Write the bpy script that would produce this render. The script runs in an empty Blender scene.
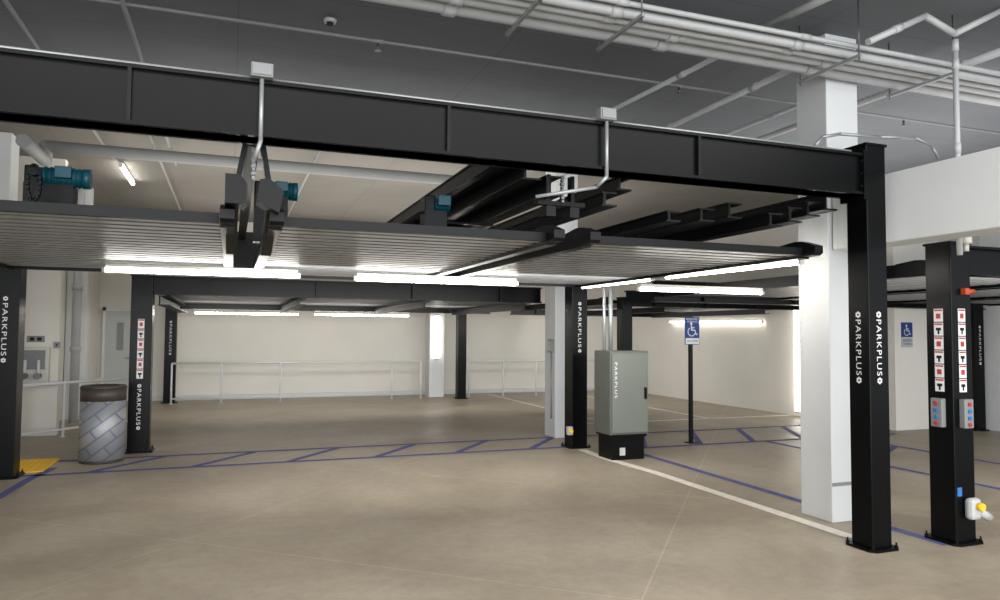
import bpy, bmesh, math, random
from mathutils import Vector, Matrix
random.seed(3)
SC = bpy.context.scene
COL = SC.collection
SC.view_settings.view_transform = 'Standard'

# ------------------------------------------------------------------ camera
EYE = Vector((0, 0, 1.65))
yaw, pitch, roll = [math.radians(a) for a in (20.41, 2.66, .385)]
F = 722.0
cf = Vector((math.sin(yaw)*math.cos(pitch), math.cos(yaw)*math.cos(pitch), math.sin(pitch)))
cr0 = Vector((math.cos(yaw), -math.sin(yaw), 0))
cu0 = cr0.cross(cf)
cr = cr0*math.cos(roll) + cu0*math.sin(roll)
cu = -cr0*math.sin(roll) + cu0*math.cos(roll)
cam_data = bpy.data.cameras.new('camera')
cam = bpy.data.objects.new('camera', cam_data)
COL.objects.link(cam)
m = Matrix.Identity(4)
for i in range(3):
    m[i][0] = cr[i]; m[i][1] = cu[i]; m[i][2] = -cf[i]; m[i][3] = EYE[i]
cam.matrix_world = m
cam_data.sensor_width = 36; cam_data.lens = F*36/1000
cam_data.clip_start = 0.05; cam_data.clip_end = 200
SC.camera = cam

def on(ax, val, x, y):
    """measured point of the photograph carried onto the real plane axis=val"""
    v = cr*(x-500)/F - cu*(y-300)/F + cf
    t = (val-EYE[ax])/v[ax]
    return EYE + v*t

# ------------------------------------------------------------------ materials
def lin(c):
    c = c/255.0
    return c/12.92 if c <= .04045 else ((c+.055)/1.055)**2.4
def rgb(r, g, b): return (lin(r), lin(g), lin(b), 1)
def mat(name, col, rough=.5, metal=0., var=.08, scale=6., bump=0., emit=0., spec=.5):
    m = bpy.data.materials.new(name); m.use_nodes = True
    nt = m.node_tree; b = nt.nodes['Principled BSDF']
    b.inputs['Roughness'].default_value = rough
    b.inputs['Metallic'].default_value = metal
    b.inputs['Specular IOR Level'].default_value = spec
    tc = nt.nodes.new('ShaderNodeTexCoord')
    n = nt.nodes.new('ShaderNodeTexNoise'); n.inputs['Scale'].default_value = scale; n.inputs['Detail'].default_value = 5
    nt.links.new(tc.outputs['Object'], n.inputs['Vector'])
    r = nt.nodes.new('ShaderNodeValToRGB')
    r.color_ramp.elements[0].position = .3; r.color_ramp.elements[1].position = .7
    c = rgb(*col)
    r.color_ramp.elements[0].color = tuple(x*(1-var) for x in c[:3])+(1,)
    r.color_ramp.elements[1].color = tuple(min(1, x*(1+var)) for x in c[:3])+(1,)
    nt.links.new(n.outputs['Fac'], r.inputs['Fac'])
    nt.links.new(r.outputs['Color'], b.inputs['Base Color'])
    if bump:
        bp = nt.nodes.new('ShaderNodeBump'); bp.inputs['Strength'].default_value = bump; bp.inputs['Distance'].default_value = .01
        nt.links.new(n.outputs['Fac'], bp.inputs['Height']); nt.links.new(bp.outputs['Normal'], b.inputs['Normal'])
    if emit:
        b.inputs['Emission Color'].default_value = c; b.inputs['Emission Strength'].default_value = emit
    return m
black = mat('black_painted_steel', (6, 7, 9), .3, 0, .2, 3, spec=.15)
black2 = mat('dark_machinery_steel', (12, 13, 15), .42, 0, .2, 5, spec=.2)
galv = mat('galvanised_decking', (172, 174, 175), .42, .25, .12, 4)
galvd = mat('shaded_decking_groove', (88, 89, 91), .6, .1, .15, 4)  # shade inside the deck grooves, put in as a darker grey
wallm = mat('white_wall_paint', (226, 223, 216), .8, 0, .03, 1.2, .05)
colm = mat('white_column_paint', (212, 215, 217), .7, 0, .03, 2, .05)
pipew = mat('painted_white_pipe', (176, 179, 181), .5, 0, .05, 4)
pipeg = mat('grey_pipe', (134, 136, 137), .5, 0, .05, 4)
zinc = mat('zinc_conduit', (160, 164, 166), .4, .4, .08, 8)
teal = mat('teal_motor_paint', (10, 78, 94), .4, 0, .1, 9)
whitep = mat('white_lettering_paint', (222, 223, 224), .6, 0, .02, 5)
whitel = mat('white_line_paint', (226, 220, 208), .7, 0, .1, 14)
bluel = mat('blue_line_paint', (86, 88, 142), .75, 0, .25, 9)
yellow = mat('yellow_mat', (250, 196, 40), .7, 0, .06, 14)
red = mat('red_label', (176, 44, 44), .5, 0, .05, 9)
blue = mat('blue_sign', (24, 60, 132), .5, 0, .04, 9)
bluetape = mat('blue_tape', (40, 110, 180), .6, 0, .04, 9)
orange = mat('orange_plastic', (180, 72, 34), .5, 0, .05, 9)
cabm = mat('grey_cabinet_paint', (92, 96, 90), .5, 0, .03, 3)
cabd = mat('grey_cabinet_door', (106, 110, 103), .5, 0, .03, 3)
doorm = mat('grey_door_paint', (184, 189, 187), .5, 0, .04, 2)
steel = mat('bolt_steel', (110, 112, 114), .35, .7, .1, 9)
tubem = mat('glowing_tube', (255, 251, 244), .5, 0, 0, 1, 0, 26)
tubes = mat('glowing_wall_tube', (255, 250, 240), .5, 0, 0, 1, 0, 7)
brown = mat('brown_bin_top', (68, 60, 55), .5, 0, .08, 8)
dark = mat('dark_opening', (14, 14, 15), .8, 0, .1, 4)
cream = mat('off_white_plastic', (206, 204, 196), .5, 0, .04, 9)
boxp = mat('pale_box_plastic', (186, 188, 188), .5, 0, .04, 9)
boxg = mat('grey_box_plastic', (128, 130, 132), .5, 0, .04, 9)

def concrete_mat():
    m = bpy.data.materials.new('sealed_concrete'); m.use_nodes = True
    nt = m.node_tree; b = nt.nodes['Principled BSDF']
    tc = nt.nodes.new('ShaderNodeTexCoord')
    def noise(s, d=6, rough=.6, dist=0):
        n = nt.nodes.new('ShaderNodeTexNoise'); n.inputs['Scale'].default_value = s
        n.inputs['Detail'].default_value = d; n.inputs['Roughness'].default_value = rough; n.inputs['Distortion'].default_value = dist
        nt.links.new(tc.outputs['Object'], n.inputs['Vector']); return n
    def ramp(src, p0, c0, p1, c1):
        r = nt.nodes.new('ShaderNodeValToRGB')
        r.color_ramp.elements[0].position = p0; r.color_ramp.elements[0].color = c0
        r.color_ramp.elements[1].position = p1; r.color_ramp.elements[1].color = c1
        nt.links.new(src, r.inputs['Fac']); return r
    def mul(a, b_, fac=1, mode='MULTIPLY'):
        mx = nt.nodes.new('ShaderNodeMixRGB'); mx.blend_type = mode; mx.inputs[0].default_value = fac
        nt.links.new(a, mx.inputs[1]); nt.links.new(b_, mx.inputs[2]); return mx
    n1 = noise(.6, 8, .62, .6); n2 = noise(9, 12, .8); n3 = noise(40, 4, .6); n4 = noise(1.2, 10, .66, .4)
    r = ramp(n1.outputs['Fac'], .34, rgb(152, 140, 122), .66, rgb(174, 163, 145))
    r2 = ramp(n2.outputs['Fac'], .34, (.84, .83, .82, 1), .62, (1.05, 1.05, 1.05, 1))
    r4 = ramp(n4.outputs['Fac'], .32, (.80, .79, .78, 1), .60, (1, 1, 1, 1))
    c = mul(mul(r.outputs['Color'], r2.outputs['Color']).outputs['Color'], r4.outputs['Color'], .8)
    br = nt.nodes.new('ShaderNodeTexBrick'); br.offset = 0; br.inputs['Scale'].default_value = 1
    br.inputs['Brick Width'].default_value = 3.6; br.inputs['Row Height'].default_value = 3.1
    br.inputs['Mortar Size'].default_value = .008; br.inputs['Mortar Smooth'].default_value = .2
    br.inputs['Color1'].default_value = (1, 1, 1, 1); br.inputs['Color2'].default_value = (1, 1, 1, 1)
    br.inputs['Mortar'].default_value = (1.25, 1.25, 1.25, 1)
    mp = nt.nodes.new('ShaderNodeMapping'); mp.inputs['Location'].default_value = (.7, 1.6, 0); mp.inputs['Rotation'].default_value = (0, 0, .7)
    nt.links.new(tc.outputs['Object'], mp.inputs['Vector']); nt.links.new(mp.outputs['Vector'], br.inputs['Vector'])
    c2 = mul(c.outputs['Color'], br.outputs['Color'])
    nt.links.new(c2.outputs['Color'], b.inputs['Base Color'])
    rr = nt.nodes.new('ShaderNodeMapRange'); rr.inputs['From Min'].default_value = .35; rr.inputs['From Max'].default_value = .65
    rr.inputs['To Min'].default_value = .38; rr.inputs['To Max'].default_value = .55
    nt.links.new(n4.outputs['Fac'], rr.inputs['Value']); nt.links.new(rr.outputs['Result'], b.inputs['Roughness'])
    bp = nt.nodes.new('ShaderNodeBump'); bp.inputs['Strength'].default_value = .15; bp.inputs['Distance'].default_value = .004
    nt.links.new(n3.outputs['Fac'], bp.inputs['Height']); nt.links.new(bp.outputs['Normal'], b.inputs['Normal'])
    return m
concrete = concrete_mat()
def ceiling_mat(name, col):
    m = mat(name, col, .85, 0, .08, .8, .05)
    nt = m.node_tree; b = nt.nodes['Principled BSDF']
    src = b.inputs['Base Color'].links[0].from_socket
    tc = nt.nodes.new('ShaderNodeTexCoord')
    br = nt.nodes.new('ShaderNodeTexBrick'); br.offset = 0; br.inputs['Scale'].default_value = 1
    br.inputs['Brick Width'].default_value = 2.4; br.inputs['Row Height'].default_value = 1.2; br.inputs['Mortar Size'].default_value = .006
    br.inputs['Color1'].default_value = (1, 1, 1, 1); br.inputs['Color2'].default_value = (.93, .93, .93, 1); br.inputs['Mortar'].default_value = (.7, .7, .7, 1)
    nt.links.new(tc.outputs['Object'], br.inputs['Vector'])
    mx = nt.nodes.new('ShaderNodeMixRGB'); mx.blend_type = 'MULTIPLY'; mx.inputs[0].default_value = 1
    nt.links.new(src, mx.inputs[1]); nt.links.new(br.outputs['Color'], mx.inputs[2]); nt.links.new(mx.outputs['Color'], b.inputs['Base Color'])
    return m
ceilm = ceiling_mat('grey_ceiling_paint', (108, 112, 117))
ceilr = ceiling_mat('lit_ceiling_paint', (118, 114, 107))  # warmer, lighter copy of the ceiling paint; lamp light put into the colour
def wrap_mat():
    m = bpy.data.materials.new('printed_silver_film'); m.use_nodes = True
    nt = m.node_tree; b = nt.nodes['Principled BSDF']
    tc = nt.nodes.new('ShaderNodeTexCoord')
    mp = nt.nodes.new('ShaderNodeMapping'); mp.inputs['Rotation'].default_value = (0, math.radians(38), 0)
    br = nt.nodes.new('ShaderNodeTexBrick'); br.inputs['Scale'].default_value = 1; br.inputs['Brick Width'].default_value = .34
    br.inputs['Row Height'].default_value = .13; br.inputs['Mortar Size'].default_value = .012; br.inputs['Mortar Smooth'].default_value = .3
    br.inputs['Color1'].default_value = rgb(150, 152, 156); br.inputs['Color2'].default_value = rgb(168, 170, 173); br.inputs['Mortar'].default_value = rgb(120, 126, 146)
    cx = nt.nodes.new('ShaderNodeSeparateXYZ'); cb_ = nt.nodes.new('ShaderNodeCombineXYZ')
    nt.links.new(tc.outputs['Object'], mp.inputs['Vector']); nt.links.new(mp.outputs['Vector'], cx.inputs[0])
    nt.links.new(cx.outputs['X'], cb_.inputs['X']); nt.links.new(cx.outputs['Z'], cb_.inputs['Y'])
    nt.links.new(cb_.outputs[0], br.inputs['Vector'])
    nt.links.new(br.outputs['Color'], b.inputs['Base Color'])
    n = nt.nodes.new('ShaderNodeTexNoise'); n.inputs['Scale'].default_value = 9; nt.links.new(tc.outputs['Object'], n.inputs['Vector'])
    bp = nt.nodes.new('ShaderNodeBump'); bp.inputs['Strength'].default_value = .3; bp.inputs['Distance'].default_value = .01
    nt.links.new(n.outputs['Fac'], bp.inputs['Height']); nt.links.new(bp.outputs['Normal'], b.inputs['Normal'])
    b.inputs['Metallic'].default_value = .25; b.inputs['Roughness'].default_value = .45
    return m
film = wrap_mat()

# ------------------------------------------------------------------ mesh builder
class MB:
    def __init__(s): s.v = []; s.f = []; s.sm = []
    def add(s, vs, fs, smooth=False):
        b = len(s.v); s.v += [Vector(x) for x in vs]
        for f in fs: s.f.append([i+b for i in f]); s.sm.append(smooth)
        return s
    def box(s, x0, x1, y0, y1, z0, z1):
        if x0 > x1: x0, x1 = x1, x0
        if y0 > y1: y0, y1 = y1, y0
        if z0 > z1: z0, z1 = z1, z0
        vs = [(x0,y0,z0),(x1,y0,z0),(x1,y1,z0),(x0,y1,z0),(x0,y0,z1),(x1,y0,z1),(x1,y1,z1),(x0,y1,z1)]
        return s.add(vs, [(0,3,2,1),(4,5,6,7),(0,1,5,4),(1,2,6,5),(2,3,7,6),(3,0,4,7)])
    def beam(s, a, b, w, h, up=(0,0,1)):
        a = Vector(a); b = Vector(b); d = (b-a).normalized(); up = Vector(up)
        if abs(d.dot(up)) > .98: up = Vector((0,1,0))
        r = d.cross(up).normalized()*w/2; u = r.cross(d).normalized()*h/2
        vs = [a-r-u, a+r-u, a+r+u, a-r+u, b-r-u, b+r-u, b+r+u, b-r+u]
        return s.add(vs, [(0,3,2,1),(4,5,6,7),(0,1,5,4),(1,2,6,5),(2,3,7,6),(3,0,4,7)])
    def cyl(s, a, b, r, n=14, r2=None):
        a = Vector(a); b = Vector(b); d = (b-a).normalized()
        up = Vector((0,0,1)) if abs(d.z) < .9 else Vector((1,0,0))
        x = d.cross(up).normalized(); y = x.cross(d).normalized()
        r2 = r if r2 is None else r2
        base = len(s.v); R0 = []; R1 = []
        for i in range(n):
            t = 2*math.pi*i/n; o = x*math.cos(t)+y*math.sin(t)
            R0.append(a+o*r); R1.append(b+o*r2)
        s.v += R0+R1
        for i in range(n):
            j = (i+1) % n
            s.f.append([base+i, base+i+n, base+j+n, base+j]); s.sm.append(True)
        s.f.append([base+i for i in range(n)]); s.sm.append(False)
        s.f.append([base+n+i for i in reversed(range(n))]); s.sm.append(False)
        return s
    def ball(s, c, r, n=12, m_=7, sc=(1,1,1)):
        c = Vector(c); vs = []; fs = []
        for j in range(1, m_):
            ph = math.pi*j/m_
            for i in range(n):
                t = 2*math.pi*i/n
                vs.append(c+Vector((r*sc[0]*math.sin(ph)*math.cos(t), r*sc[1]*math.sin(ph)*math.sin(t), r*sc[2]*math.cos(ph))))
        vs.append(c+Vector((0,0,r*sc[2]))); vs.append(c-Vector((0,0,r*sc[2])))
        for j in range(m_-2):
            for i in range(n):
                k = (i+1) % n; fs.append((j*n+i, (j+1)*n+i, (j+1)*n+k, j*n+k))
        T = len(vs)-2
        for i in range(n):
            k = (i+1) % n; fs.append((T, i, k)); fs.append((T+1, (m_-2)*n+k, (m_-2)*n+i))
        return s.add(vs, fs, True)
    def tube(s, pts, r, n=12):
        for a, b in zip(pts, pts[1:]): s.cyl(a, b, r, n)
        for p in pts[1:-1]: s.ball(p, r*1.0, n, 6)
        return s
    def prism(s, prof, axis, a, b):
        def P(p, q, t): return {0:(t,p,q), 1:(p,t,q), 2:(p,q,t)}[axis]
        n = len(prof)
        vs = [P(p,q,a) for p,q in prof]+[P(p,q,b) for p,q in prof]
        fs = [(i,(i+1)%n,(i+1)%n+n,i+n) for i in range(n)]+[tuple(reversed(range(n))), tuple(range(n,2*n))]
        return s.add(vs, fs)
    def build(s, name, material, parent=None, bevel=0):
        me = bpy.data.meshes.new(name)
        off = parent_world(parent) if parent else Vector()
        me.from_pydata([tuple(v-off) for v in s.v], [], s.f)
        for p, q in zip(me.polygons, s.sm): p.use_smooth = q
        me.materials.append(material)
        o = bpy.data.objects.new(name, me); COL.objects.link(o)
        bm = bmesh.new(); bm.from_mesh(me); bmesh.ops.recalc_face_normals(bm, faces=bm.faces); bm.to_mesh(me); bm.free()
        if parent: o.parent = parent
        if bevel:
            md = o.modifiers.new('bevel', 'BEVEL'); md.width = bevel; md.segments = 2; md.limit_method = 'ANGLE'
        return o
def parent_world(p):
    v = Vector()
    while p is not None:
        v += p.location; p = p.parent
    return v
def tag(o, label=None, cat=None, group=None, kind=None):
    if label: o['label'] = label
    if cat: o['category'] = cat
    if group: o['group'] = group
    if kind: o['kind'] = kind
    return o
def thing(name, loc, label, cat, group=None):
    o = bpy.data.objects.new(name, None); COL.objects.link(o); o.location = Vector(loc); o.empty_display_size = .1
    return tag(o, label, cat, group)
def copy_tree(o, parent=None):
    c = o.copy(); COL.objects.link(c); c.parent = parent
    for ch in list(o.children): copy_tree(ch, c)
    return c
def B(*a): return MB().box(*a)

def text(name, s, center, length, height, right, up, material, parent, bold=.004, space=1.0):
    cu_ = bpy.data.curves.new('t', 'FONT'); cu_.body = s; cu_.extrude = 0; cu_.space_character = space; cu_.offset = bold
    ob = bpy.data.objects.new('t', cu_); COL.objects.link(ob)
    dg = bpy.context.evaluated_depsgraph_get(); dg.update()
    me = bpy.data.meshes.new_from_object(ob.evaluated_get(dg))
    COL.objects.unlink(ob); bpy.data.objects.remove(ob)
    xs = [v.co.x for v in me.vertices]; ys = [v.co.y for v in me.vertices]
    x0, x1, y0, y1 = min(xs), max(xs), min(ys), max(ys)
    R = Vector(right); U = Vector(up); C = Vector(center); off = parent_world(parent)
    for v in me.vertices:
        a = ((v.co.x-x0)/(x1-x0)-.5)*length; b = ((v.co.y-y0)/(y1-y0)-.5)*height
        v.co = C+R*a+U*b-off
    me.materials.clear(); me.materials.append(material)
    me.name = name
    o = bpy.data.objects.new(name, me); COL.objects.link(o); o.parent = parent
    return o
def emblem(mb, c, r, right, up):
    c = Vector(c); right = Vector(right); up = Vector(up); n = right.cross(up)
    for k in range(6):
        t = math.pi*k/3
        p = c+(right*math.cos(t)+up*math.sin(t))*r*.62
        mb.cyl(p-n*.0005, p+n*.001, r*.34, 8)
    return mb

# ------------------------------------------------------------------ setting
H = 4.4
floor = tag(B(-7, 19, -7, 20, -.2, 0).build('floor', concrete), kind='structure')
ceil = tag(B(-7, 19, -3.5, 9.3, H, H+.2).build('ceiling', ceilm), kind='structure')
tag(B(-7, 19, 9.3, 20, H, H+.2).build('ceiling_rear', ceilr), kind='structure')
tag(B(-7, 11.2, 19.1, 19.3, 0, H).build('wall_back', wallm), kind='structure')
wl = MB().box(-7, -2.55, 13.2, 13.4, 0, H).box(-3.1, -2.9, 13.4, 19.1, 0, H)
tag(wl.build('wall_left', wallm), kind='structure')
tag(B(-7.2, -7, -4, 13.2, 0, H).build('wall_left_outer', wallm), kind='structure')
tag(B(10.95, 12.1, 9.5, 19.1, 0, H).build('wall_right', wallm), kind='structure')
tag(B(12.1, 19, 11.5, 11.7, 0, H).build('wall_right_rear', wallm), kind='structure')
tag(B(18.8, 19, -4, 11.5, 0, H).build('wall_right_outer', wallm), kind='structure')
tag(B(5.04, 5.34, -3.4, 5.0, 2.42, 2.99).build('wall_header_right', colm, bevel=.01), kind='structure')
tag(B(-2.0, 10.95, 18.98, 19.1, 0, .1).build('baseboard_back', colm), kind='structure')
dr = tag(B(-2.74, -2.12, 19.0, 19.1, 0, 2.12).build('door_1', doorm), kind='structure')
B(-2.8, -2.74, 18.97, 19.1, 0, 2.2).box(-2.12, -2.06, 18.97, 19.1, 0, 2.2).box(-2.8, -2.06, 18.97, 19.1, 2.12, 2.2).build('door_frame', colm, dr)
B(-2.5, -2.36, 18.985, 19.0, 1.2, 1.85).build('door_window', pipeg, dr)
MB().cyl((-2.2, 18.95, 1.02), (-2.2, 19.0, 1.02), .025).beam((-2.2, 18.95, 1.02), (-2.32, 18.95, 1.02), .02, .02).build('door_handle', steel, dr)

# floor paint
def strip(mb, a, b, w, z=.003):
    a = Vector((a[0], a[1], z)); b = Vector((b[0], b[1], z)); d = (b-a).normalized(); n = Vector((-d.y, d.x, 0))*w/2
    mb.add([a-n, b-n, b+n, a+n], [(0,1,2,3)])
mb = MB()
strip(mb, (-2.2, 9.62), (4.6, 9.62), .1); strip(mb, (-2.0, 10.58), (10.4, 10.58), .1)
for k in range(6):
    u = -1.5+k*1.12; strip(mb, (u, 9.66), (u+.72, 10.54), .1, .0035)
mb.build('blue_aisle_marking', bluel, floor)
mb = MB()
P0 = on(2, 0, 52, 468); P1 = on(2, 0, 28, 480); P2 = on(2, 0, -40, 520)
strip(mb, (P1.x, P1.y), (P2.x, P2.y), .1); strip(mb, (P0.x+.02, P0.y), (P1.x, P1.y), .1)
strip(mb, (5.36, 4.2), (5.36, 9.2), .1); strip(mb, (5.36, 9.2), (10.6, 9.2), .1)
strip(mb, (7.86, 3.6), (7.86, 9.2), .1); strip(mb, (9.4, 3.6), (9.4, 9.2), .1)
for k in range(5):
    v = 4.1+k*1.05; strip(mb, (7.9, v), (9.36, v+.9), .1, .0035)
for k in range(5):
    u = 5.7+k*.98; strip(mb, (u, 9.24), (u+.75, 10.54), .1, .0035)
mb.build('blue_stall_marking', bluel, floor)
mb = MB()
strip(mb, (4.81, 4.6), (4.79, 7.6), .13); strip(mb, (4.79, 7.55), (4.70, 8.6), .13, .0033); strip(mb, (4.70, 8.55), (4.74, 9.35), .13)
for u in (6.6, 8.9): strip(mb, (u, 12.0), (u, 18.6), .1)
strip(mb, (5.6, 12.0), (10.9, 12.0), .1)
mb.build('white_stall_marking', whitel, floor)
mt = thing('warning_mat', (-2.9, 10.2, 0), 'yellow tactile warning mat on the floor beside the left black post', 'mat')
B(-3.7, -2.02, 9.84, 10.78, .001, .012).build('mat_sheet', yellow, mt)
mb = MB()
for i in range(22):
    for j in range(12):
        mb.cyl((-3.65+i*.07, 9.89+j*.072, .011), (-3.65+i*.07, 9.89+j*.072, .016), .014, 6)
mb.build('raised_dot', yellow, mt)['kind'] = 'stuff'

# ------------------------------------------------------------------ white columns
def column(u, v, s, z1, label):
    t = thing('concrete_column', (u, v, 0), label, 'column')
    B(u-s/2, u+s/2, v-s/2, v+s/2, 0, z1).build('shaft', colm, t, .008)
    return t
c1 = column(5.19, 5.2, .37, H, 'square white column rising to the ceiling right behind the nearest black post')
B(5.01, 5.37, 5.01, 5.0148, .32, .35).build('joint_strip', pipeg, c1)
c2 = column(5.05, 10.7, .40, H, 'square white column directly behind the middle black post beside the grey cabinet')
sbx = thing('switch_box', (4.8, 10.6, 1.4), 'small grey electrical box on the side of the middle white column', 'box')
B(4.80, 4.848, 10.55, 10.68, 1.36, 1.56).build('box', boxg, sbx, .004); B(4.795, 4.80, 10.57, 10.66, 1.38, 1.54).build('cover', boxp, sbx)
column(5.02, 18.35, .4, H, 'white column standing beside the rear black post at the back railing')
p = on(2, 0, 995, 431); column(p.x+.2, p.y, .4, H, 'white column cut by the right edge of the photo')
column(-3.12, 11.9, .4, H, 'white column behind the leftmost black post, seen above the raised platforms')
column(-2.72, 15.6, .34, H, 'white pilaster on the left wall next to the vertical white pipe')

# ------------------------------------------------------------------ black lift posts
def lettering(t, u, v, s, zc, L, face, h=.05):
    e = .0025
    if face == 'front': c = Vector((u, v-s/2-e, zc)); up = Vector((1,0,0))
    elif face == 'left': c = Vector((u-s/2-e, v, zc)); up = Vector((0,-1,0))
    rt = Vector((0,0,-1))
    text('lettering', 'PARKPLUS', c, L*.78, h, rt, up, whitep, t, 0, 1.2)
    for sg_ in (-1, 1):
        emblem(MB(), c+rt*(L*.46*sg_), h*.55, rt, up).build('emblem', whitep, t)
def pictos(t, u, v, s, z0, z1, face, w=.08, n=6):
    hh = (z1-z0)/n
    def bx(m_, a0, a1, zz0, zz1, e):
        if face == 'front': return m_.box(u+a0, u+a1, v-s/2-e, v-s/2-.0005, zz0, zz1)
        return m_.box(u-s/2-e, u-s/2-.0005, v-a1, v-a0, zz0, zz1)
    for k in range(n):
        a = z0+k*hh
        o = bx(MB(), -w/2, w/2, a+.004, a+hh-.004, .003).build('safety_sticker', whitep, t)
        bx(MB(), -w/2+.005, w/2-.005, a+hh*.8, a+hh-.01, .0045).build('red_header', red, o)
        if k % 2: bx(MB(), -w*.24, w*.24, a+hh*.26, a+hh*.62, .0045).build('red_pictogram', red, o)
        else: bx(bx(MB(), -w*.28, w*.28, a+hh*.4, a+hh*.6, .0045), -w*.1, w*.1, a+hh*.14, a+hh*.4, .0045).build('black_pictogram', black2, o)
def post(u, v, s, z1, label, let=(), pic=(), bolts=True):
    t = thing('lift_post', (u, v, 0), label, 'post')
    B(u-s/2, u+s/2, v-s/2, v+s/2, .015, z1).build('shaft', black, t, .008)
    B(u-s/2-.01, u+s/2+.01, v-s/2-.01, v+s/2+.01, z1-.02, z1).build('cap_plate', black, t)
    q = s*.5+.05; c = .04
    MB().prism([(u-q+c,v-q),(u+q-c,v-q),(u+q,v-q+c),(u+q,v+q-c),(u+q-c,v+q),(u-q+c,v+q),(u-q,v+q-c),(u-q,v-q+c)], 2, 0, .02).build('base_plate', black, t)
    if bolts:
        for a in (-1, 1):
            for b in (-1, 1):
                x = u+a*(q-.03); y = v+b*(q-.03)
                MB().cyl((x,y,.02),(x,y,.034),.014,6).cyl((x,y,.034),(x,y,.055),.007,8).build('anchor_bolt', black2, t)
    for f_, zc, L in let: lettering(t, u, v, s, zc, L, f_)
    for f_, z0, z1_ in pic: pictos(t, u, v, s, z0, z1_, f_)
    return t
r1 = post(4.745, 4.36, .2, 3.17, 'tallest nearest black steel post carrying the right end of the long beam',
          let=[('left', 1.56, .56), ('front', 1.56, .56)])
R2u, R2v, R2s = 5.53, 4.28, .225
r2 = post(R2u, R2v, R2s, 2.42, 'black steel post with two sticker strips and control boxes, right of the nearest post',
          pic=[('left', 1.2, 1.88), ('front', 1.2, 1.88)])
mp_ = post(4.78, 9.62, .25, 2.7, 'middle black steel post in front of a white column, left of the grey cabinet', let=[('front', 1.75, .75)])
l1 = post(-2.37, 9.63, .27, 2.7, 'leftmost black steel post beside the yellow floor mat', let=[('front', 1.66, .75)])
l2 = post(-1.15, 11.1, .27, 2.42, 'black steel post with a sticker strip standing beside the litter bin', let=[('front', .62, .62)], pic=[('front', 1.0, 1.82)])
l3 = post(-1.3, 18.4, .25, 2.42, 'slim black post at the left end of the back railing', bolts=False, let=[('front', 1.5, .8)])
post(5.5, 17.6, .22, 2.42, 'slim black post right of the white column with the bright strip at the back', bolts=False)
p = on(1, 11.1, 624.5, 300); post(p.x, 11.1, .2, 2.3, 'black post rising behind the grey electrical cabinet', bolts=False)
p = on(2, 0, 976, 430); post(p.x, p.y, .22, 2.42, 'distant black post with lettering just right of the sticker covered post', let=[('front', 1.5, .7)], bolts=False)
def control_box(t, u, v, s, face):
    e = s/2
    def bx(m_, a0, a1, d, z0, z1):
        if face == 'front': return m_.box(u+a0, u+a1, v-e-d, v-e, z0, z1)
        return m_.box(u-e-d, u-e, v-a1, v-a0, z0, z1)
    o = bx(MB(), -.05, .05, .05, .92, 1.15).build('control_box', boxg, t, .006)
    for k, (z, mm) in enumerate(((1.11, red), (1.055, bluetape), (1.0, bluetape), (.95, red))):
        c = Vector((u+.0, v-e-.05, z)) if face == 'front' else Vector((u-e-.05, v-.0, z))
        d = Vector((0,-.012,0)) if face == 'front' else Vector((-.012,0,0))
        MB().cyl(c, c+d, .016, 12).build('push_button', mm, o)
control_box(r2, R2u, R2v, R2s, 'left'); control_box(r2, R2u, R2v, R2s, 'front')
ry = R2v-R2s/2
B(R2u-.09, R2u-.04, ry-.003, ry-.0005, .38, .45).build('blue_tape', bluetape, r2)
MB().box(R2u, R2u+.05, ry-.04, ry, 1.99, 2.04).cyl((R2u+.05, ry-.02, 2.015), (R2u+.12, ry-.02, 2.02), .018).build('orange_plug', orange, r2)
MB().cyl((R2u+.03, ry-.03, 2.4), (R2u+.03, ry-.03, 2.47), .045).cyl((R2u+.03, ry-.03, 2.34), (R2u+.03, ry-.03, 2.4), .022).build('sensor_head', cream, r2)
pe = thing('photo_sensor', (5.62, 4.1, .0), 'small white photo sensor with yellow lens at the foot of the sticker covered post', 'sensor')
MB().box(5.5, 5.62, 4.09, 4.165, .2, .37).build('body', boxp, pe, .03)
MB().cyl((5.57, 4.09, .31), (5.57, 4.05, .31), .03).build('lens', yellow, pe)
MB().cyl((5.62, 4.13, .26), (5.74, 4.13, .2), .035).build('hood', boxp, pe)
ps2 = thing('photo_sensor', (4.6, 9.5, 0), 'small pale photo sensor at the foot of the middle black post', 'sensor')
B(4.56, 4.64, 9.42, 9.49, .2, .32).build('body', boxp, ps2, .008)
MB().cyl((4.6, 9.42, .26), (4.6, 9.39, .26), .03).build('lens', yellow, ps2)

# ------------------------------------------------------------------ front beam
BZ0, BZ1 = 2.755, 3.075
fb = thing('overhead_beam', (1, 4.36, BZ0), 'long black steel beam spanning the whole front above the raised platforms', 'beam')
v0, v1 = 4.27, 4.45
B(-3.6, 4.635, v0+.01, v1-.01, BZ0, BZ1).build('web', black, fb, .004)
B(-3.6, 4.64, v0-.02, v1+.02, BZ1-.015, BZ1+.005).build('top_flange', black, fb)
B(-3.6, 4.64, v0-.02, v1+.02, BZ0, BZ0+.02).build('bottom_flange', black, fb)
for px in (128, 448, 698):
    q = on(1, v0, px, 140).x
    B(q-.01, q+.01, v0-.02, v0+.02, BZ0+.02, BZ1-.015).build('stiffener', black2, fb)
B(4.6, 4.64, v0-.03, v1+.03, BZ0-.04, BZ1+.03).build('end_plate', black, fb)
for z in (2.82, 2.92, 3.02):
    MB().cyl((4.59, v0-.005, z), (4.6, v0-.005, z), .012, 6).build('bolt', black2, fb)
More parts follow.
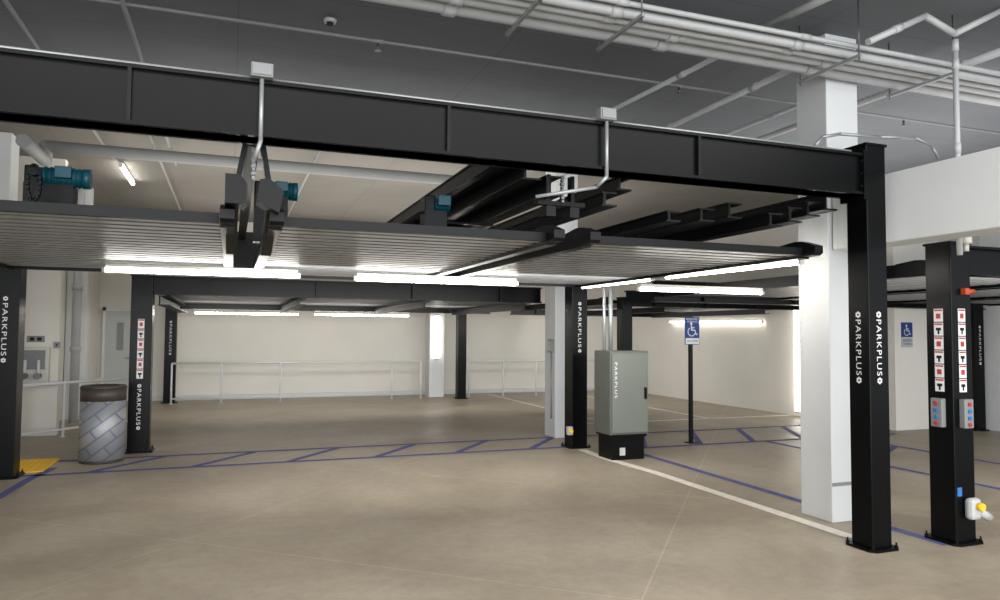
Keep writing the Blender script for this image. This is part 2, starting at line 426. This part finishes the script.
def rails(us, va, vb, label, cross=True):
    """parallel slim guide rails: us = [(u, z0, z1, w)]"""
    t = thing('guide_rail', (us[0][0], va, us[0][1]), label, 'rail')
    for u, za, zb, w in us:
        B(u-w/2, u+w/2, va, vb, za, za+.012).box(u-w/2, u+w/2, va, vb, zb-.012, zb).box(u-w/2+.01, u-w/2+.03, va, vb, za+.012, zb-.012).build('channel', black2, t)
    if cross and len(us) > 1:
        a = min(x[0]-x[3]/2 for x in us); b = max(x[0]+x[3]/2 for x in us); z = min(x[1] for x in us)
        for y in (va+1.4, vb-.3):
            B(a, b, y-.02, y+.02, z-.015, z).build('cross_plate', black, t)
    return t
rails([(1.72, 2.80, 2.92, .14), (1.9, 2.70, 2.84, .14), (2.06, 2.60, 2.74, .12)], 4.5, 9.4, 'black layered rails running back above the middle platform, left of the platform gap')
rails([(2.5, 2.56, 2.66, .12), (2.62, 2.68, 2.78, .12)], 4.5, 9.4, 'black layered rails running back above the right platform, just right of the middle gap', False)
rails([(4.5, 2.66, 2.80, .14), (4.32, 2.60, 2.72, .14), (4.14, 2.54, 2.66, .14), (3.95, 2.50, 2.60, .14)], 4.48, 9.4, 'black layered side rails running from the nearest post back over the right platform')
rails([(3.66, 2.56, 2.68, .14), (3.4, 2.52, 2.62, .14), (3.1, 2.50, 2.58, .12)], 4.6, 9.4, 'black layered rails over the middle of the right platform', False)
rails([(.1, 2.78, 2.86, .08)], 4.6, 9.4, 'black overhead rail running back above the gap between left and middle platforms')
rb = thing('overhead_beam', (1, 9.6, 2.5), 'black rear cross beam joining the leftmost post to the middle post', 'beam')
B(-2.23, 4.65, 9.54, 9.7, 2.46, 2.9).build('web', black, rb); B(-2.23, 4.65, 9.5, 9.74, 2.46, 2.48).build('bottom_flange', black, rb)

# ------------------------------------------------------------------ raised car platforms
ZP = 2.30
def platform(u0, u1, v0, v1, z, label):
    t = thing('car_platform', ((u0+u1)/2, v0, z), label, 'platform', 'raised car platforms')
    per = .18; n = int((v1-v0-.1)/per); mb = MB(); prof = []
    y = v0+.05
    for k in range(n):
        prof += [(y, z+.01), (y+.11, z+.01), (y+.118, z+.07), (y+.172, z+.07)]; y += per
    prof += [(y, z+.01)]
    a, b = u0+.07, u1-.07
    vs = []
    for (p, q) in prof: vs += [(a, p, q), (b, p, q)]
    fs = [(2*i, 2*i+1, 2*i+3, 2*i+2) for i in range(len(prof)-1)]
    nf = len(fs)
    m2 = len(vs); vs += [(x, yy, zz+.006) for x, yy, zz in vs]
    fs += [(m2+2*i, m2+2*i+2, m2+2*i+3, m2+2*i+1) for i in range(len(prof)-1)]
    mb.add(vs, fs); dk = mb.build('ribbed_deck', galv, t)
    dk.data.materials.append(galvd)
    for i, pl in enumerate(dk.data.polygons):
        if i < nf and i % 4 != 0: pl.material_index = 1  # flanks and recesses take the painted shade tone
    for sgn, x in ((1, u0), (-1, u1)):
        xo = x+sgn*.07
        MB().box(min(x,xo), max(x,xo), v0+.02, v1, z, z+.1).box(min(x,xo)-.005, max(x,xo)+.005, v0+.02, v1, z-.02, z).build('side_rail', black, t)
        # squared, slightly tapering end cap
        prof = [(v0+.3, z-.012), (v0-.10, z-.005), (v0-.13, z+.015), (v0-.13, z+.07), (v0-.09, z+.085), (v0+.02, z+.12), (v0+.1, z+.125), (v0+.3, z+.105)]
        MB().prism(prof, 0, min(x,xo)-.006, max(x,xo)+.006).build('end_cap', black2, t)
    B(u0+.08, u1-.08, v0, v0+.05, z+.005, z+.065).build('front_lip', black2, t)
    B(u0+.08, u1-.08, v1-.06, v1, z-.01, z+.09).build('rear_lip', black2, t)
    return t
PF = [(2.36, 4.44), (.21, 2.15), (-2.2, 0.0)]
q = {0: 'rightmost raised platform of the front row, in front of the white column', 1: 'middle raised platform of the front row with ribbed grey underside', 2: 'leftmost raised platform of the front row, cut by the left edge'}
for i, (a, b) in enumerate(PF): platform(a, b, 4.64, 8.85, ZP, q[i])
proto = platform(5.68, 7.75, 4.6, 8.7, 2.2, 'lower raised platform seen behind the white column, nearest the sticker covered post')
def pcopy(dx, dy, dz, label, sx=1, sy=1):
    c = copy_tree(proto); c.location = proto.location+Vector((dx, dy, dz)); c['label'] = label; c.scale = (sx, sy, 1); return c
pcopy(2.25, 0, 0, 'raised platform in the right bay, middle of its three')
pcopy(4.5, 0, 0, 'raised platform in the right bay, farthest right')
for i, w in enumerate(('left', 'middle', 'right')):
    pcopy(-6.715+.03+i*1.95, 6.83, .0, 'raised platform behind the blue aisle, %s one of its row' % w, .91)
    pcopy(-6.715+.03+i*1.95, 11.4, .0, 'raised platform of the rearmost row near the back railing, %s one' % w, .91, .5)
for i, w in enumerate(('left', 'right')):
    pcopy(.6+i*2.3, 6.83, 0, 'raised platform behind the accessible parking sign, %s one' % w)
def xbeam(u0, u1, v, z0, z1, label):
    t = thing('overhead_beam', ((u0+u1)/2, v, z0), label, 'beam')
    B(u0, u1, v-.02, v+.02, z0, z1).build('web', black, t)
    B(u0, u1, v-.08, v+.08, z0, z0+.02).build('bottom_flange', black, t)
    B(u0, u1, v-.08, v+.08, z1-.02, z1).build('top_flange', black, t)
    for k in range(4):
        x = u0+(u1-u0)*(k+.5)/4
        B(x-.01, x+.01, v-.075, v+.075, z0+.02, z1-.02).build('stiffener', black2, t)
xbeam(-1.01, 4.85, 11.1, 2.16, 2.42, 'black cross beam over the blue aisle between the bin post and the middle white column')
xbeam(6.5, 10.9, 11.1, 2.14, 2.42, 'black cross beam behind the accessible parking sign reaching the right wall')
xbeam(-1.1, 5.6, 15.75, 2.1, 2.42, 'black cross beam of the rear platform row in front of the back lights')
xbeam(5.65, 12.3, 4.28, 2.16, 2.4, 'black cross beam running right from the sticker covered post')
xbeam(5.65, 12.3, 8.9, 2.12, 2.42, 'rear black cross beam of the right bay')
xbeam(6.0, 10.9, 15.4, 2.08, 2.3, 'farthest black cross beam behind the accessible parking sign')
rails([(7.45, 2.06, 2.16, .14), (9.72, 2.06, 2.16, .14)], 11.3, 15.3, 'pair of black rails under the platforms behind the accessible parking sign', False)
rails([(-.9, 2.02, 2.16, .16), (1.0, 2.06, 2.16, .12), (2.95, 2.06, 2.16, .12), (4.7, 2.06, 2.16, .12)], 11.3, 15.6, 'black rails under the platforms behind the blue aisle', False)

# ------------------------------------------------------------------ lift carriages in the platform gaps
def carriage(u, label, tall=True):
    t = thing('lift_carriage', (u, 4.5, ZP), label, 'lifting gear')
    for s in (-1, 1):
        x = u+s*.095
        if tall:
            zz = ZP+.09
            MB().beam((u+s*.05, 4.5, BZ0), (x, 4.5, zz+.1), .03, .09).build('hanger_arm', black, t)
            prof = [(x-.06, zz), (x+.06, zz), (x+.06, zz+.12), (x+.02, zz+.17), (x-.06, zz+.17)] if s < 0 else [(x-.075, zz+.03), (x+.05, zz-.04), (x+.075, zz+.09), (x-.01, zz+.16), (x-.06, zz+.15)]
            MB().prism(prof, 1, 4.4, 4.62).build('carriage_housing', black2, t)
            MB().prism([(4.45, zz+.02), (4.62, zz+.04), (5.5, ZP-.03), (5.5, ZP-.09), (5.36, ZP-.11)], 0, x-.035+s*.02, x+.035+s*.02).build('diagonal_arm', black, t)
        else:
            MB().beam((u-.12+s*.09, 4.56, BZ0), (u-.12+s*.09, 4.56, ZP+.2), .025, .06).build('hanger_arm', black, t)
            B(u-.12+s*.09-.035, u-.12+s*.09+.035, 4.5, 4.62, ZP+.16, ZP+.23).build('bracket_plate', black2, t)
    ux = u if tall else u-.12
    for k in range(8):
        z = ZP+.26+k*.024
        MB().box(ux-.008-.004*(k%2), ux+.008+.004*(k%2), 4.5, 4.53, z, z+.018).build('chain_link', steel, t)
    if not tall:
        B(u-.3, u+.06, 4.52, 4.58, ZP+.24, ZP+.27).build('tie_bar', black, t)
    return t
carriage(.105, 'black hanger arms and angular housings between the left and middle platforms')
carriage(2.255, 'slim black hanger arms and chain between the middle and right platforms', False)

def motor(px, py, v, L, label, r=.07):
    p = on(1, v, px, py)
    t = thing('drive_motor', p, label, 'motor')
    MB().cyl(p+Vector((-L/2,0,0)), p+Vector((L/2*.7,0,0)), r, 20).build('motor_body', teal, t)
    for k in range(7):
        x = -L/2+.03+k*L*.11
        MB().cyl(p+Vector((x,0,0)), p+Vector((x+.008,0,0)), r+.008, 20).build('cooling_fin', teal, t)
    MB().cyl(p+Vector((L/2*.7,0,0)), p+Vector((L/2,0,0)), r+.006, 20).build('fan_cover', teal, t)
    MB().box(p.x-.05, p.x+.05, p.y-.11, p.y-.06, p.z-.02, p.z+.06).build('terminal_box', teal, t, .006)
    B(p.x-L/2-.08, p.x-L/2, p.y-.07, p.y+.07, p.z-.09, p.z+.06).build('gearbox', black2, t, .01)
    B(p.x-L/2-.08, p.x+L*.2, p.y-.08, p.y+.08, ZP+.082, p.z-.06).build('mounting_bracket', black2, t)
    return t
motor(66, 178, 5.6, .3, 'teal drive motor beside the roller chain above the left platform', .062)
motor(281, 191, 6.2, .26, 'teal drive motor above the gap between left and middle platforms')
motor(441, 205, 5.4, .13, 'small teal drive motor above the middle platform beside the layered rails', .045)
p = on(1, 5.3, 34, 183)
ch = thing('roller_chain', p, 'dark roller chain hanging in a loop left of the teal motor', 'chain')
for k in range(20):
    a = 2*math.pi*k/20
    c = p+Vector((.035*math.cos(a), 0, .11*math.sin(a)))
    MB().box(c.x-.009, c.x+.009, c.y-.02, c.y+.02, c.z-.012, c.z+.012).build('chain_link', black2, ch)
MB().cyl(p+Vector((0,-.03,.07)), p+Vector((0,.03,.07)), .026, 14).build('sprocket', black2, ch)
rails([(-1.72, 2.42, 2.52, .12)], 4.7, 9.4, 'black rail lying along the left platform under the chain drive', False)

# ------------------------------------------------------------------ light fixtures
def tube_light(a, b, label, r=.026, down=Vector((0,0,1)), m_=None):
    a = Vector(a); b = Vector(b)
    t = thing('strip_light', (a+b)/2, label, 'light')
    d = (b-a).normalized()
    MB().cyl(a, b, r, 12).build('tube', m_ or tubem, t)
    MB().beam(a+down*(r+.015), b+down*(r+.015), .06, .028).build('housing', cream, t)
    MB().cyl(a-d*.03, a, r+.004, 12).build('end_cap', cream, t)
    MB().cyl(b, b+d*.03, r+.004, 12).build('end_cap', cream, t)
    return t
def tl(a, b, z, ax, label, r=.026, m_=None):
    A = on(2, z, *a); Bp = on(2, z, *b)
    k = (A[ax]+Bp[ax])/2; A[ax] = k; Bp[ax] = k
    return tube_light(A, Bp, label, r, m_=m_)
tl((105, 269), (297, 276), 2.225, 1, 'strip light along the rear edge of the left platform', .025)
tl((358, 278), (513, 284), 2.225, 1, 'strip light along the rear edge of the middle platform', .025)
tube_light(on(0, 4.49, 583, 287), on(0, 4.49, 652, 279), 'short strip light under the right platform next to the middle white column', .022)
tube_light(on(0, 4.49, 667, 277), on(0, 4.49, 800, 262), 'long strip light under the right edge of the right platform by the white column', .022)
tl((640, 289), (760, 293), 2.06, 1, 'thin strip light behind the right platform above the accessible sign', .016)
tl((195, 313), (298, 314.5), 2.04, 1, 'strip light under the rear platforms over the back railing, left one', .018)
tl((315, 314.5), (408, 316), 2.04, 1, 'strip light under the rear platforms over the back railing, right one', .018)
tube_light(on(0, 10.86, 670, 322), on(0, 10.86, 762, 322), 'strip light mounted high on the right wall', .022, m_=tubes)
p = on(0, 10.82, 797, 293)
tube_light((10.83, p.y, .12), (10.83, p.y, 2.35), 'vertical floor to ceiling strip light on the right wall', .08, down=Vector((1,0,0)), m_=tubes)
tube_light((5.0, 18.08, 1.0), (5.0, 18.08, 2.1), 'vertical strip light on the white column beside the back railing', .05, down=Vector((0,1,0)), m_=tubes)
p = on(2, 4.1, 128, 190)
tube_light((p.x, p.y-.9, 4.33), (p.x, p.y+.6, 4.33), 'strip light on the ceiling seen above the left platform', .03)

# ------------------------------------------------------------------ electrical cabinet
cb = thing('electrical_cabinet', (4.9, 8.6, 0), 'tall grey electrical cabinet on a black plinth between middle post and sign', 'cabinet')
a0, a1, b0, b1 = 4.66, 5.24, 8.38, 8.82
B(a0, a1, b0, b1, .33, 1.43).build('cabinet_body', cabm, cb, .01)
dd = B(a0+.02, a1-.02, b0-.025, b0, .36, 1.40).build('cabinet_door', cabd, cb, .006)
B(a1-.08, a1-.05, b0-.045, b0-.025, .8, .95).build('latch', black, dd)
text('cabinet_lettering', 'PARKPLUS', (a0+.075, b0-.027, 1.05), .46, .038, (0,0,-1), (1,0,0), whitep, dd, .004, 1.25)
B(a0+.05, a1-.05, b0+.03, b1-.03, 0, .33).build('plinth', black, cb, .004)
B(a0+.03, a1-.03, b0, b1, .30, .335).build('plinth_top_frame', black, cb)
B(a0+.16, a0+.24, b0+.022, b0+.03, .06, .16).build('floor_sticker', boxp, cb)
MB().cyl((a0+.2, b1-.1, 1.43), (a0+.2, b1-.1, 2.28), .03).build('supply_conduit', zinc, cb)
MB().cyl((a0+.1, b1-.1, 1.43), (a0+.1, b1-.1, 2.28), .022).build('supply_conduit', zinc, cb)
# ------------------------------------------------------------------ accessible signs
def isa(mb, c, s, R, U, n):
    c = Vector(c); R = Vector(R); U = Vector(U); n = Vector(n)
    def P(a, b): return c+R*a*s+U*b*s
    mb.cyl(P(-.08, .38), P(-.08, .38)+n*.001, .09*s, 12)
    def ln(a, b, w=.07):
        A = P(*a); Bq = P(*b); d = (Bq-A).normalized(); k = d.cross(n)*w*s/2
        mb.add([A-k+n*.001, Bq-k+n*.001, Bq+k+n*.001, A+k+n*.001], [(0,1,2,3)])
    ln((-.07, .27), (-.04, -.06), .1); ln((-.04, -.04), (.2, -.04)); ln((.19, -.02), (.29, -.34)); ln((.27, -.32), (.4, -.28)); ln((-.06, .12), (.17, .12))
    pts = [(-.06+.27*math.cos(t), -.14+.27*math.sin(t)) for t in [math.radians(x) for x in range(120, 345, 20)]]
    for a, b in zip(pts, pts[1:]): ln(a, b, .06)
    return mb
sg = thing('parking_sign', (6.63, 9.4, 0), 'blue accessible parking sign on a free standing dark pole', 'sign')
B(6.605, 6.655, 9.38, 9.43, 0, 1.92).build('sign_pole', black2, sg)
B(6.56, 6.70, 9.33, 9.48, 0, .012).build('base_plate', black2, sg)
sp = B(6.51, 6.77, 9.37, 9.38, 1.50, 1.92).build('sign_panel', blue, sg)
isa(MB(), (6.64, 9.368, 1.73), .24, (1,0,0), (0,0,1), (0,-1,0)).build('wheelchair_symbol', whitep, sp)
text('sign_lettering', 'RESERVED', (6.64, 9.367, 1.89), .22, .03, (1,0,0), (0,0,1), whitep, sp)
text('sign_lettering', 'PARKING', (6.64, 9.367, 1.852), .18, .026, (1,0,0), (0,0,1), whitep, sp)
pn = B(6.52, 6.76, 9.366, 9.37, 1.51, 1.60).build('notice_panel', whitep, sg)
text('sign_lettering', 'VAN ACCESSIBLE', (6.64, 9.365, 1.555), .21, .03, (1,0,0), (0,0,1), blue, pn)
p = on(1, 9.49, 907, 336)
s2 = thing('parking_sign', p, 'blue accessible parking sign fixed on the end of the right wall', 'sign')
sp = B(p.x-.13, p.x+.13, 9.485, 9.497, p.z-.02, p.z+.24).build('sign_panel', blue, s2)
isa(MB(), (p.x, 9.484, p.z+.1), .22, (1,0,0), (0,0,1), (0,-1,0)).build('wheelchair_symbol', whitep, sp)
sp2 = B(p.x-.13, p.x+.13, 9.485, 9.497, p.z-.2, p.z-.03).build('notice_panel', boxp, s2)
text('sign_lettering', 'RESERVED', (p.x, 9.483, p.z-.08), .2, .04, (1,0,0), (0,0,1), blue, sp2)
text('sign_lettering', 'PARKING', (p.x, 9.483, p.z-.14), .18, .04, (1,0,0), (0,0,1), blue, sp2)

# ------------------------------------------------------------------ litter bin
bx_, by_ = -1.5, 10.42
bn = thing('litter_bin', (bx_, by_, 0), 'round litter bin wrapped in printed silver film with brown top', 'bin')
MB().cyl((bx_, by_, 0), (bx_, by_, .04), .25, 40).build('base_ring', brown, bn)
MB().cyl((bx_, by_, .04), (bx_, by_, .77), .262, 40).build('bin_body', film, bn)
MB().cyl((bx_, by_, .77), (bx_, by_, .93), .262, 40, .262).build('bin_top', brown, bn)
MB().cyl((bx_, by_, .93), (bx_, by_, .96), .272, 40, .25).build('rim', brown, bn)
MB().cyl((bx_, by_, .96), (bx_, by_, .964), .17, 32).build('opening', dark, bn)

# ------------------------------------------------------------------ railings
def railing(pts, h, nposts, label):
    a = Vector(pts[0]); b = Vector(pts[-1])
    t = thing('guard_railing', (a+b)/2, label, 'railing')
    MB().tube([Vector((x, y, h)) for x, y, _ in pts], .024, 12).build('top_rail', colm, t)
    MB().tube([Vector((x, y, .12)) for x, y, _ in pts], .02, 10).build('bottom_rail', colm, t)
    for k in nposts:
        x, y = a.x+(b.x-a.x)*k, a.y+(b.y-a.y)*k
        MB().cyl((x, y, 0), (x, y, h), .022, 10).cyl((x, y, 0), (x, y, .01), .05, 12).build('railing_post', colm, t)
    return t
A = on(1, 18.0, 172, 362).x; Bx = on(1, 18.0, 421, 362).x
ks = [0]+[(on(1, 18.0, px, 362).x-A)/(Bx-A) for px in (222, 281, 392)]+[1]
railing([(A, 18.0, 0), (Bx, 18.0, 0)], .92, ks, 'white guard railing along the back wall, left of the rear column')
railing([(5.85, 18.0, 0), (10.6, 18.0, 0)], .92, [0, .2, .4, .6, .8, 1], 'white guard railing along the back wall, right of the rear black post')
railing([(-2.9, 12.4, 0), (-1.5, 14.0, 0)], .84, [0, .35, 1], 'white guard railing behind the litter bin at the left')

# ------------------------------------------------------------------ left wall fittings
p = on(1, 13.2, 34, 366)
fc = thing('hose_valve_box', p, 'white wall box with pipe valves on the left wall above the railing', 'cabinet')
B(p.x-.22, p.x+.22, 13.1, 13.2, p.z-.3, p.z+.3).build('box', cream, fc, .01)
B(p.x-.17, p.x+.17, 13.09, 13.1, p.z-.05, p.z+.25).build('panel', boxg, fc)
for s_ in (-.09, .09):
    MB().cyl((p.x+s_, 13.0, p.z-.15), (p.x+s_, 13.1, p.z-.15), .045).build('valve', steel, fc)
    MB().cyl((p.x+s_, 12.98, p.z-.15), (p.x+s_, 13.0, p.z-.15), .05, 16).build('hand_wheel', steel, fc)
    MB().cyl((p.x+s_, 13.05, p.z-.15), (p.x+s_, 13.05, p.z+.1), .022).build('riser', colm, fc)
p = on(1, 13.2, 36, 339)
ws = thing('wall_notice', p, 'small grey notice on the left wall above the valve box', 'sign')
B(p.x-.12, p.x+.12, 13.185, 13.2, p.z-.05, p.z+.05).build('plate', boxg, ws)
for s_ in (-.05, .05): B(p.x+s_-.03, p.x+s_+.03, 13.183, 13.185, p.z-.025, p.z+.025).build('print', black2, ws)
p = on(1, 13.2, 61, 345)
sb = thing('switch_box', p, 'small grey switch box on the left wall corner', 'switch')
B(p.x-.09, p.x-.01, 13.15, 13.2, p.z-.05, p.z+.05).build('box', steel, sb, .005); B(p.x-.06, p.x-.04, 13.14, 13.15, p.z-.02, p.z+.02).build('lever', black, sb)

# ------------------------------------------------------------------ pipes
def pipe(name, label, pts, r, material=pipew, coup=(), n=16, cat='pipe'):
    pts = [Vector(p) for p in pts]
    t = thing(name, pts[0], label, cat)
    MB().tube(pts, r, n).build('run', material, t)
    for k in coup:
        a, b = pts[0], pts[1]
        c = a+(b-a)*k; d = (b-a).normalized()
        MB().cyl(c-d*.045, c+d*.045, r*1.22, n).build('coupling', material, t)
    return t
BU = [(4.4, 4.0, .02, 'thinnest white pipe of the upper right bundle, nearest the camera'),
      (4.5, 3.98, .038, 'white pipe of the upper right bundle, second from the camera'),
      (4.61, 3.97, .026, 'slim white pipe in the middle of the upper right bundle'),
      (4.73, 3.99, .045, 'thick white pipe right behind the slim middle pipe of the upper right bundle'),
      (4.9, 4.0, .06, 'thickest white pipe at the rear of the upper right bundle')]
for v, z, r, lb in BU:
    pipe('ceiling_pipe', lb, [(-.6, v, z), (12, v, z)], r, pipew, (.16, .3, .42) if r > .04 else (.25, .38))
for px, py, lb in ((520, 20, 'left end'), (623, 30, 'second from left'), (835, 66, 'third from left'), (928, 82, 'fourth from left')):
    u = on(2, 3.9, px, py).x
    t = thing('trapeze_hanger', (u, 4.6, 3.9), 'steel strut hanger under the upper right pipe bundle, %s' % lb, 'hanger')
    B(u-.012, u+.012, 4.32, 5.0, 3.885, 3.91).build('strut', zinc, t)
    for y in (4.34, 4.98): MB().cyl((u, y, 3.86), (u, y, H), .006, 8).build('threaded_rod', steel, t)
for (a, b, r, lb) in (((618, 107), (715, 58), .024, 'white ceiling pipe running back above the beam near the middle junction box'),
                      ((680, 122), (790, 70), .03, 'white ceiling pipe running back from the bundle left of the white column'),
                      ((732, 132), (800, 105), .022, 'white ceiling pipe running back beside the white column above the beam')):
    A = on(2, 4.12, *a); Bq = on(2, 4.12, *b)
    d = (Bq-A).normalized()
    pipe('ceiling_pipe', lb, [Bq+d*.5, A-d*6], r, pipew, (.12, .3))
for px, lb in ((131, 'grey pipe crossing the ceiling at the top left, right one of two'), (24, 'grey pipe crossing the ceiling at the top left corner, left one of two')):
    A = on(2, 4.2, px, 28); pipe('ceiling_pipe', lb, [(A.x, 3.6, 4.2), (A.x, 12, 4.2)], .02, pipeg)
A = on(2, 4.15, 762, 28); Bq = on(2, 4.15, 822, 0)
pipe('ceiling_pipe', 'short white branch pipe rising to the top edge left of the top right corner', [A, Bq+(Bq-A)], .03)
for v, a, b, lb in ((6.2, -3.5, 12, 'thin white sprinkler pipe crossing the dark ceiling above the beam'), (7.6, -2.5, 4.8, 'thin white pipe crossing the ceiling farther back than the beam')):
    t = pipe('sprinkler_pipe', lb, [(a, v, 4.2), (b, v, 4.2)], .014, pipeg, (.3, .5))
    for k in range(5):
        x = a+(b-a)*(k+.5)/5
        MB().cyl((x, v, 4.18), (x, v, 4.12), .012, 10).cyl((x, v, 4.12), (x, v, 4.115), .03, 12).build('sprinkler_head', steel, t)
A = on(2, 3.9, 58, 150); Bq = on(2, 3.9, 500, 182); v = (A.y+Bq.y)/2
pipe('drain_pipe', 'thick grey pipe with an elbow running behind the front beam at left', [(A.x-.1, v-1.0, 3.72), (A.x-.1, v, 3.72), (A.x-.1, v, 3.9), (3.6, v, 3.9)], .075, pipeg)
pipe('drain_pipe', 'grey pipe farther behind the thick elbowed pipe', [(A.x+.5, v+.9, 4.1), (3.6, v+.9, 4.1)], .05, pipeg, (.2, .5))
for k, x in enumerate((A.x+1.0, A.x+3.2)):
    pipe('ceiling_pipe', 'thin pipe running back under the rear ceiling, %s one above the platforms' % ('left', 'right')[k], [(x, v-1, 4.25), (x, v+8, 4.25)], .02, pipeg)
pipe('drop_pipe', 'thin vertical white pipe dropping past the bundle behind the white header at right', [(5.44, 4.1, 2.3), (5.44, 4.1, 4.02)], .022, pipew, (.5, .9, .99))
pipe('ceiling_pipe', 'white pipe with elbows crossing in front of the bundle in the top right corner', [on(1, 4.1, 868, 42), on(1, 4.1, 925, 16), Vector((5.44, 4.1, 4.1)), on(1, 4.1, 1010, 6)], .026, pipew, (.5,))
pipe('ceiling_pipe', 'white pipe running under the ceiling above the bundle at the right edge', [on(1, 5.1, 700, 4), on(1, 5.1, 1080, 52)], .03, pipew, (.5,))
pipe('ceiling_pipe', 'white pipe running back in the top right corner', [(6.3, 4.2, 4.16), (6.3, 9, 4.16)], .035, pipew, (.1,))
pipe('drain_pipe', 'vertical white pipe on the left wall behind the bin', [(-2.62, 14.9, 0), (-2.62, 14.9, H)], .075, pipew, (.3, .55))
pipe('conduit', 'thin grey conduit on the side of the middle white column', [(4.83, 10.6, .3), (4.83, 10.6, 1.36)], .012, zinc, cat='conduit')
K = []
for px, py in ((815, 146), (822, 137), (840, 134), (880, 137), (915, 138), (932, 146), (938, 158)): K.append(on(1, 4.66, px, py))
pipe('conduit', 'grey conduit curling over the top of the tall nearest post', K, .014, zinc, cat='conduit')

zt = BZ1+.014
jx1 = on(1, 4.24, 262, 72).x; jx2 = on(1, 4.24, 606, 114).x
pipe('conduit', 'thin white conduit along the top of the front beam, left of the first junction box', [(-3.6, 4.27, zt), (jx1-.06, 4.27, zt)], .009, zinc, cat='conduit')
pipe('conduit', 'thin white conduit along the top of the front beam between the junction boxes', [(jx1+.06, 4.27, zt), (jx2-.06, 4.27, zt)], .009, zinc, cat='conduit')
pipe('conduit', 'thin white conduit along the top of the front beam, right of the second junction box', [(jx2+.06, 4.27, zt), (4.5, 4.27, zt)], .009, zinc, cat='conduit')
def jbox(x, label):
    t = thing('junction_box', (x, 4.24, BZ1), label, 'box')
    B(x-.06, x+.06, 4.2, 4.28, BZ1+.006, BZ1+.086).build('box', boxg, t, .006); B(x-.05, x+.05, 4.192, 4.2, BZ1+.016, BZ1+.076).build('cover', boxg, t)
jbox(jx1, 'grey junction box on top of the front beam at left'); jbox(jx2, 'grey junction box on top of the front beam near its middle')
pipe('conduit', 'grey conduit dropping down the beam face from the left junction box', [(jx1, 4.23, BZ1), (jx1, 4.23, 2.72), (jx1-.03, 4.27, 2.62)], .012, zinc, cat='conduit')
pipe('conduit', 'grey conduit dropping from the middle junction box and bending back to the lift', [(jx2, 4.23, BZ1), (jx2, 4.23, 2.7), (jx2-.04, 4.3, 2.64), (jx2-.45, 4.38, 2.56)], .012, zinc, cat='conduit')
p = on(2, H-.02, 330, 22)
t = thing('smoke_detector', p, 'small round detector on the dark ceiling near the top edge', 'detector')
MB().cyl((p.x, p.y, H), (p.x, p.y, H-.03), .06, 18, .05).build('base', boxp, t); MB().cyl((p.x, p.y, H-.03), (p.x, p.y, H-.045), .03, 14).build('sensor_cap', dark, t)

# ------------------------------------------------------------------ light
w = bpy.data.worlds.new('world'); SC.world = w; w.use_nodes = True
w.node_tree.nodes['Background'].inputs[0].default_value = (.9, .95, 1, 1)
w.node_tree.nodes['Background'].inputs[1].default_value = 1.5
def area(name, loc, rot, sx, sy, e, col=(1,1,1)):
    l = bpy.data.lights.new(name, 'AREA'); l.shape = 'RECTANGLE'; l.size = sx; l.size_y = sy; l.energy = e; l.color = col
    o = bpy.data.objects.new(name, l); COL.objects.link(o); o.location = loc; o.rotation_euler = rot; return o
R = math.radians
area('daylight_opening', (2, -5, 2.2), (R(90), 0, 0), 14, 3.6, 880, (.98, .99, 1))
area('foreground_fill', (2, .8, 4.3), (0, 0, 0), 10, 3, 430, (1, .98, .94))  # added lamp above the view, brightens the foreground floor
area('ceiling_fill_bay', (1.5, 10.5, 3.15), (R(180), 0, 0), 7, 4, 120, (1, .96, .9))  # unseen upward lamp, added to lighten the ceiling behind the beam
area('ceiling_fill_rear', (3, 14.5, 3.0), (R(180), 0, 0), 9, 6, 230, (1, .96, .9))  # added upward fill farther back, in place of hidden ceiling tubes
area('ceiling_fill_right', (8.5, 7, 3.0), (R(180), 0, 0), 4, 5, 110, (1, .97, .94))  # added upward fill for the right bay ceiling, no fitting here
area('back_wall_fill', (4, 14.2, 2.0), (R(70), 0, 0), 10, .4, 95, (1, .98, .94))  # added fill facing away from the camera, lifts the back wall
area('middle_bay_fill', (2.5, 7.2, 2.1), (R(68), 0, 0), 5, .3, 75, (1, .98, .95))  # unseen fill, added to brighten the middle column and post
area('right_bay_fill', (9, 4.4, 2.0), (R(70), 0, 0), 6, .3, 65, (1, .98, .95))  # unseen fill, added to brighten the wall end at right
area('right_wall_fill', (7.6, 15.2, 1.9), (0, R(-75), 0), .3, 6, 35, (1, .98, .94))  # added fill aimed at the right wall, its back to the camera
